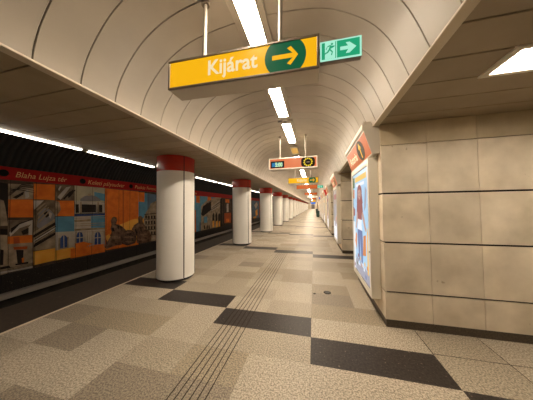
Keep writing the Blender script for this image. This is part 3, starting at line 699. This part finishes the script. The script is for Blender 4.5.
def exit_sign(loc,label,W=.30,H=.155,rotz=0,tilt=0):
    root=empty('emergency_exit_sign',loc,label,'emergency sign','green emergency exit signs'); root.rotation_euler=(0,tilt,rotz)
    MB().box(0,W,.004,.05,-.004,H+.004,bev=.005).build('sign_housing','metal',root)
    fa=MB().box(.0,W,0,.005,0,H).build('sign_face','ex_w',root)
    MB().box(.012,.118,-.001,0,.012,H-.012).build('green_panel','ex_g',fa)
    MB().box(.125,W-.014,-.001,0,.012,H-.012).build('green_panel','ex_g',fa)
    MB().box(.036,.112,-.002,-.001,.012,H-.012).build('door_panel','ex_w',fa)
    f=MB(); y0,y1=-.003,-.002
    f.cyl((.088,.125),.008,y0,y1,14,axis='y')
    for pts in ([(.074,.118),(.084,.114),(.078,.082),(.064,.086)],[(.064,.086),(.078,.084),(.094,.066),(.088,.060)],[(.088,.066),(.095,.064),(.088,.036),(.081,.040)],
                [(.066,.090),(.076,.082),(.060,.060),(.050,.066)],[(.052,.068),(.060,.060),(.036,.050),(.034,.058)],[(.074,.118),(.072,.110),(.056,.104),(.054,.112)],[(.056,.110),(.050,.104),(.042,.088),(.048,.086)],
                [(.082,.114),(.080,0.09),(.096,.096),(.100,.102)],[(.096,.102),(.102,.098),(.110,.108),(0.09,.112)]):
        f.prism(pts,'y',y0,y1)
    f.build('running_figure','ex_g',fa)
    pts=[(.148,.064),(.205,.064),(.188,.036),(.215,.036),(.262,H/2),(.215,H-.036),(.188,H-.036),(.205,H-.064),(.148,H-.064)]
    MB().prism(pts,'y',-.003,-.001).build('arrow','ex_w',fa)
    MB().box(-.016,.02,.012,.042,H*.55,H*.55+.03).build('bracket','metal',root)
    return root
exit_sign((.068,1.55,2.672),'green running-man exit sign beside the large yellow sign',tilt=math.radians(1.0))
# train time display
root,fa=sign((-1.136,5.01,2.51),'cream framed hanging display with digital clock and ring of yellow dots',1.24,.29,.30,'sal','d',(.28,.95),None,0,'cream',.022)
cw=MB().box(.045,.405,-.002,.004,.035,.215,bev=.002).build('clock_window','gap',fa)
MB().box(.08,.36,-.004,-.002,.07,.175).build('blue_screen','cblu',cw)
text('clock_digits','5:00',.15,'dig',cw,(.165,-.005,.070),(PI/2,0,0),width=.19,depth=.001,bold=.006)
dp=MB(); pts=[]
for i in range(48):
    an=2*PI*i/48; c,s_=math.cos(an),math.sin(an)
    k=1/((abs(c)**4+abs(s_)**4)**.25); pts.append((1.01+.172*k*c,.145+.124*k*s_))
dial=dp.prism(pts,'y',-.002,.004).build('dial_plate','gap',fa)
for i in range(12):
    an=2*PI*i/12+.1; MB().cyl((1.01+.096*math.cos(an),.145+.092*math.sin(an)),.0195,-.005,-.002,12,axis='y').build('dial_dot','ydot',dial)
MB().box(.97,1.05,-.004,-.002,.137,.153).build('dial_centre','metal',dial)
sign((-1.04,12.2,2.57),'wide orange hanging sign, third board after the yellow sign',1.26,.26,.15,'org','o',(.3,.95),'orange hanging signs')[0]['label']='orange hanging sign with a green exit sign at its right end'
exit_sign((.235,12.25,2.62),'tiny far exit sign at the right end of the orange board',W=.33,H=.16)
sign((-.89,19.6,2.60),'smaller orange hanging sign behind and below the orange board with exit sign',1.2,.24,.15,'org','o',(.3,.9),'orange hanging signs')
sign((-.80,26,2.58),'white hanging sign panel, farther than both orange boards',1.3,.25,.3,'cream','o',(.3,.9))
sign((-.6,34,2.55),'tiny far orange hanging sign behind the white panel',1.0,.30,.15,'org','o',(.3,.8),'orange hanging signs')
sign((-.45,40,2.30),'tiny yellow lit sign below the far orange sign',.8,.35,.15,'yel','o',(.2,.6))
sign((-.9,58,2.05),'tiny blue lit display hanging near the far end',1.3,.5,.2,'blu','o',(.3,.9),'blue lit displays')
# ------------------------------------------------------------------ wall header signs and poster light boxes
def header(k,label):
    y=2.835+PIER*k; L=1.44
    root=empty('wall_sign_header',(.86,y,2.24),label,'sign','slanted orange wall signs over the light boxes')
    prof=[(0,0),(-.095,-.012),(-.19,.305),(-.20,.325),(-.20,.385),(-.175,.425),(0,.425)]
    MB().prism(prof,'y',0,L).build('sign_housing','housing',root)
    MB().prism([(-.198,.318),(-.212,.33),(-.212,.395),(-.176,.440),(-.172,.428),(-.202,.388),(-.20,.33)],'y',-.004,L).build('cover_strip','cream',root)
    # slanted face, local frame: u along -y (left->right seen from the aisle), v up the slope
    a=Vector((-.095,0,-.012)); bb=Vector((-.19,0,.305)); up=(bb-a).normalized(); H=(bb-a).length
    fr=empty_frame(root,a,up,L)
    fa=MB().box(.012,L-.012,-.001,.004,.012,H-.01).build('sign_face','org',root); fa.matrix_local=fr
    pts=[(L-.42+.19*math.cos(2*PI*i/36),H/2+.003+(H/2-.016)*math.sin(2*PI*i/36)) for i in range(36)]
    ov=MB().prism(pts,'y',-.003,-.001).build('arrow_oval','oval',fa)
    ap=[(-.016,-.11),(.020,-.11),(.020,.045),(.046,.02),(.062,.05),(.002,.125),(-.058,.05),(-.042,.02),(-.016,.045)]
    MB().prism([(L-.42+p[0],H/2+p[1]) for p in ap],'y',-.005,-.003).build('arrow','yel',ov)
    text('lettering','Astoria',.20,'wht',fa,(.16,-.002,.09),(PI/2,0,0),width=.58,depth=.001,bold=.003)
    return root
def empty_frame(root,a,up,L):
    # columns: local x -> -Y (from far end to near end), local z -> up slope, local y -> into housing
    x=Vector((0,-1,0)); z=up; y=z.cross(x)
    m=Matrix(((x.x,y.x,z.x,a.x),(x.y,y.y,z.y,a.y+L),(x.z,y.z,z.z,a.z),(0,0,0,1)))
    return m
M['p_pa']=glow('poster_pale',(.55,.54,.52),.6)
M.update(p_bl=glow('poster_blue',(.42,.66,.88),0.94),p_dk=glow('poster_denim',(.16,.24,.52),0.72),p_sk=glow('poster_skin',(.62,.38,.30),0.84),
 p_rd=glow('poster_red',(.40,.12,.12),0.72),p_wh=glow('poster_white',(.80,.85,.92),0.96),p_ye=glow('poster_yellow',(.90,.55,.12),0.90),p_gr=glow('poster_green',(.15,.30,.12),.5),
 p_or=glow('poster_orange',(.85,.30,.08),0.78),p_vi=glow('poster_lilac',(.46,.46,.58),0.72))
def lightbox(k,label,variant=0):
    y=2.95+PIER*k; L=1.23; z0,z1=.275,2.205; x0=-.11
    root=empty('poster_light_box',(.86,y,0),label,'light box','poster light boxes on the piers')
    f=MB().box(x0+.006,0,0,L,z0,z1,bev=.006)
    f.box(x0-.012,x0+.012,0,.07,z0,z1,bev=.004).box(x0-.012,x0+.012,L-.07,L,z0,z1,bev=.004).box(x0-.012,x0+.012,.07,L-.07,z0,z0+.09,bev=.003).box(x0-.012,x0+.012,.07,L-.07,z1-.09,z1,bev=.003)
    f.build('box_frame','cream',root)
    W=L-.14; H=z1-z0-.18
    keys=['p_bl','p_dk','p_sk','p_rd','p_wh','p_ye','p_gr','p_or','p_vi','p_pa']
    p=MB(); X=[0]
    def q(pts,m):  # u from far(left) to near(right) 0..1 ; v 0 bottom..1 top
        X[0]+=1; p.poly([(x0-.0005-.0004*X[0],L-.07-u*W,z0+.09+v*H) for u,v in pts],keys.index(m))
    p.box(x0,x0+.006,.07,L-.07,z0+.09,z1-.09,0)
    if variant==0:
        q([(0,0),(1,0),(1,.10),(0,.16)],'p_vi'); q([(.02,.86),(.16,.86),(.16,.97),(.02,.97)],'p_gr')
        q([(.2,.91),(.92,.91),(.92,.96),(.2,.96)],'p_ye'); q([(.25,.86),(.8,.86),(.8,.89),(.25,.89)],'p_wh')
        q([(.02,.76),(.12,.74),(.14,.84),(.04,.85)],'p_or'); q([(0,.55),(.14,.57),(.16,.63),(.02,.66)],'p_rd')
        q([(.0,.0),(.12,.0),(.14,.5),(.0,.5)],'p_wh')
        def el(cx,cy,rx,ry,m,tilt=0): q([(cx+rx*math.cos(a)*math.cos(tilt)-ry*2.0*math.sin(a)*math.sin(tilt)*.5,cy+ry*math.sin(a)+rx*.5*math.cos(a)*math.sin(tilt)) for a in [2*PI*t/22 for t in range(22)]],m)
        el(.50,.80,.155,.072,'p_rd'); q([(.36,.80),(.64,.80),(.70,.70),(.64,.66),(.58,.72),(.42,.72),(.36,.66),(.31,.70)],'p_rd')   # hair
        q([(.46,.72),(.55,.72),(.56,.77),(.45,.77)],'p_sk'); el(.50,.79,.10,.056,'p_sk')                    # neck, face
        q([(.39,.81),(.43,.838),(.50,.85),(.58,.84),(.61,.81),(.55,.825),(.46,.825)],'p_rd')               # fringe
        el(.46,.795,.014,.005,'p_dk'); el(.54,.795,.014,.005,'p_dk'); q([(.46,.765),(.54,.765),(.52,.757),(.48,.757)],'p_rd')
        q([(.30,.62),(.32,.68),(.38,.715),(.45,.73),(.55,.73),(.63,.715),(.69,.68),(.71,.62),(.64,.60),(.64,.54),(.36,.54),(.37,.60)],'p_rd')  # blouse
        q([(.30,.62),(.37,.60),(.35,.52),(.28,.46),(.22,.47),(.26,.54)],'p_sk'); el(.24,.455,.04,.018,'p_sk')
        q([(.64,.60),(.71,.62),(.80,.55),(.86,.48),(.80,.46),(.72,.52)],'p_sk'); el(.85,.465,.04,.018,'p_sk')
        q([(.36,.54),(.64,.54),(.62,.49),(.66,.44),(.34,.44),(.38,.49)],'p_wh')
        q([(.34,.44),(.50,.44),(.50,.36),(.49,.24),(.48,.12),(.38,.12),(.37,.25),(.33,.36)],'p_dk'); q([(.50,.44),(.66,.44),(.67,.35),(.66,.24),(.64,.14),(.55,.14),(.54,.25),(.51,.36)],'p_dk')
        q([(.36,.12),(.48,.12),(.48,.09),(.33,.09)],'p_wh'); q([(.55,.14),(.65,.14),(.70,.11),(.55,.11)],'p_wh')
        q([(.66,.22),(.72,.40),(.86,.42),(.84,.24)],'p_or'); q([(.14,.30),(.22,.40),(.30,.38),(.26,.22)],'p_or')
        q([(.80,.62),(.90,.66),(.96,.80),(.88,.84)],'p_vi'); q([(.90,.10),(.98,.10),(.98,.50),(.92,.44)],'p_ye')
        for i in range(14):
            u=(i*.37)%1*.86+.05; v=.03+(i*.217)%1*.14; q([(u,v),(u+.08,v),(u+.07,v+.03),(u+.01,v+.035)],keys[(i*5+3)%9])
    else:
        r=random.Random(variant)
        q([(0,0),(1,0),(1,1),(0,1)],'p_pa')
        q([(0,0),(1,0),(1,.3),(0,.35)],'p_wh'); q([(.1,.8),(.9,.8),(.9,.9),(.1,.9)],r.choice(['p_rd','p_ye']))
        q([(.3,.25),(.35,.65),(.5,.74),(.65,.64),(.7,.25)],r.choice(['p_dk','p_rd','p_vi'])); q([(.43,.70),(.43,.79),(.57,.79),(.57,.70)],'p_sk')
        q([(.6,.4),(.8,.5),(.84,.42),(.66,.32)],'p_or')
    p.build('poster',keys,root)
    MB().box(x0-.003,x0+.001,.07,.078,z0+.09,z1-.09).box(x0-.003,x0+.001,L-.078,L-.07,z0+.09,z1-.09).box(x0-.003,x0+.001,.07,L-.07,z0+.09,z0+.098).box(x0-.003,x0+.001,.07,L-.07,z1-.098,z1-.09).build('gasket','black',root)
    h=MB().cyl((.035,.9),.012,x0-.02,x0-.011,12,axis='x').build('lock','steel',root)
    return root
header(0,'slanted orange wall sign with arrow oval above the nearest light box')
lightbox(0,'tall lit poster of a woman on blue in cream frame, nearest light box')
header(1,'slanted orange wall sign above the second light box'); lightbox(1,'second lit poster box on the next stone pier',3)
for k in range(2,9):
    header(k,'slanted orange wall sign, %s along the right wall'%ordw(k+1)); lightbox(k,'lit poster box on the right wall, %s from the camera'%ordw(k+1),k+2)
# red blade sign, blue display, yellow panels, bins
a=empty('blade_sign',(.59,12.25,2.14),'small dark red sign jutting from the wall under the third orange header','sign')
MB().prism([(-.02,.36),(.27,.36),(.20,.0),(.10,.0)],'y',0,.03).build('sign_plate',plain('blade_red',(.50,.02,.015),.4),a); MB().box(.20,.25,.005,.025,.30,.44).build('bracket','metal',a)
o=empty('wall_display',(.60,24,2.30),'blue lit display jutting from the far right wall','display','blue lit displays')
MB().box(0,.26,0,.5,0,.30,bev=.01).build('display_housing','black',o); MB().box(.01,.25,-.006,.0,.02,.28).build('screen','blu',o); MB().box(-.006,0,.02,.48,.02,.28).build('screen','blu',o)
for i,(y,) in enumerate(((32.2,),(45,))):
    o=empty('yellow_panel',(.86,y,0),'tall yellow panel on the far right wall, %s one'%('nearer' if i==0 else 'farther'),'panel')
    MB().box(-.12,0,0,1.6,.5,2.3,bev=.01).build('panel_board',plain('yellow_board%d'%i,(.75,.45,.07),.4),o); MB().box(-.13,.0,-.02,.0,.45,2.35).build('panel_frame','metal',o); MB().box(-.13,0,1.6,1.62,.45,2.35).build('panel_frame','metal',o)
def bin_(loc,label):
    o=empty('litter_bin',loc,label,'bin','litter bins by the right wall')
    MB().cyl((0,0),.20,.05,.78,24,r2=.23).build('bin_body','green_dark',o,smooth=True); MB().cyl((0,0),.24,.78,.86,24,r2=.15).build('bin_lid','black',o,smooth=True)
    MB().cyl((0,0),.17,0,.05,20).build('bin_base','black',o,smooth=True)
bin_((.50,27.5,0),'dark green litter bin by the right wall, nearer of two'); bin_((.56,44,0),'dark litter bin by the right wall, farther of two')
# ------------------------------------------------------------------ world, camera
w=bpy.data.worlds.new('World'); S.world=w; w.use_nodes=True
w.node_tree.nodes['Background'].inputs[0].default_value=(0,0,0,1); w.node_tree.nodes['Background'].inputs[1].default_value=0
cam=bpy.data.cameras.new('Camera'); co=bpy.data.objects.new('Camera',cam); COL.objects.link(co); S.camera=co
F=195.; cam.sensor_width=36; cam.lens=F*36/533; cam.clip_start=.05; cam.clip_end=300
def ray(x,y): return Vector((x-266.5,200-y,-F))
Yv=ray(314,205.6).normalized(); Xv=-ray(-560,216); Xv=(Xv-Xv.dot(Yv)*Yv).normalized(); Zv=Xv.cross(Yv)
co.matrix_world=Matrix(((*Xv,0),(*Yv,0),(*Zv,1.55),(0,0,0,1)))
S.view_settings.view_transform='Standard'; S.view_settings.look='None'; S.view_settings.gamma=1; S.view_settings.exposure=.27; S.view_settings.use_curve_mapping=False
S.cycles.max_bounces=8
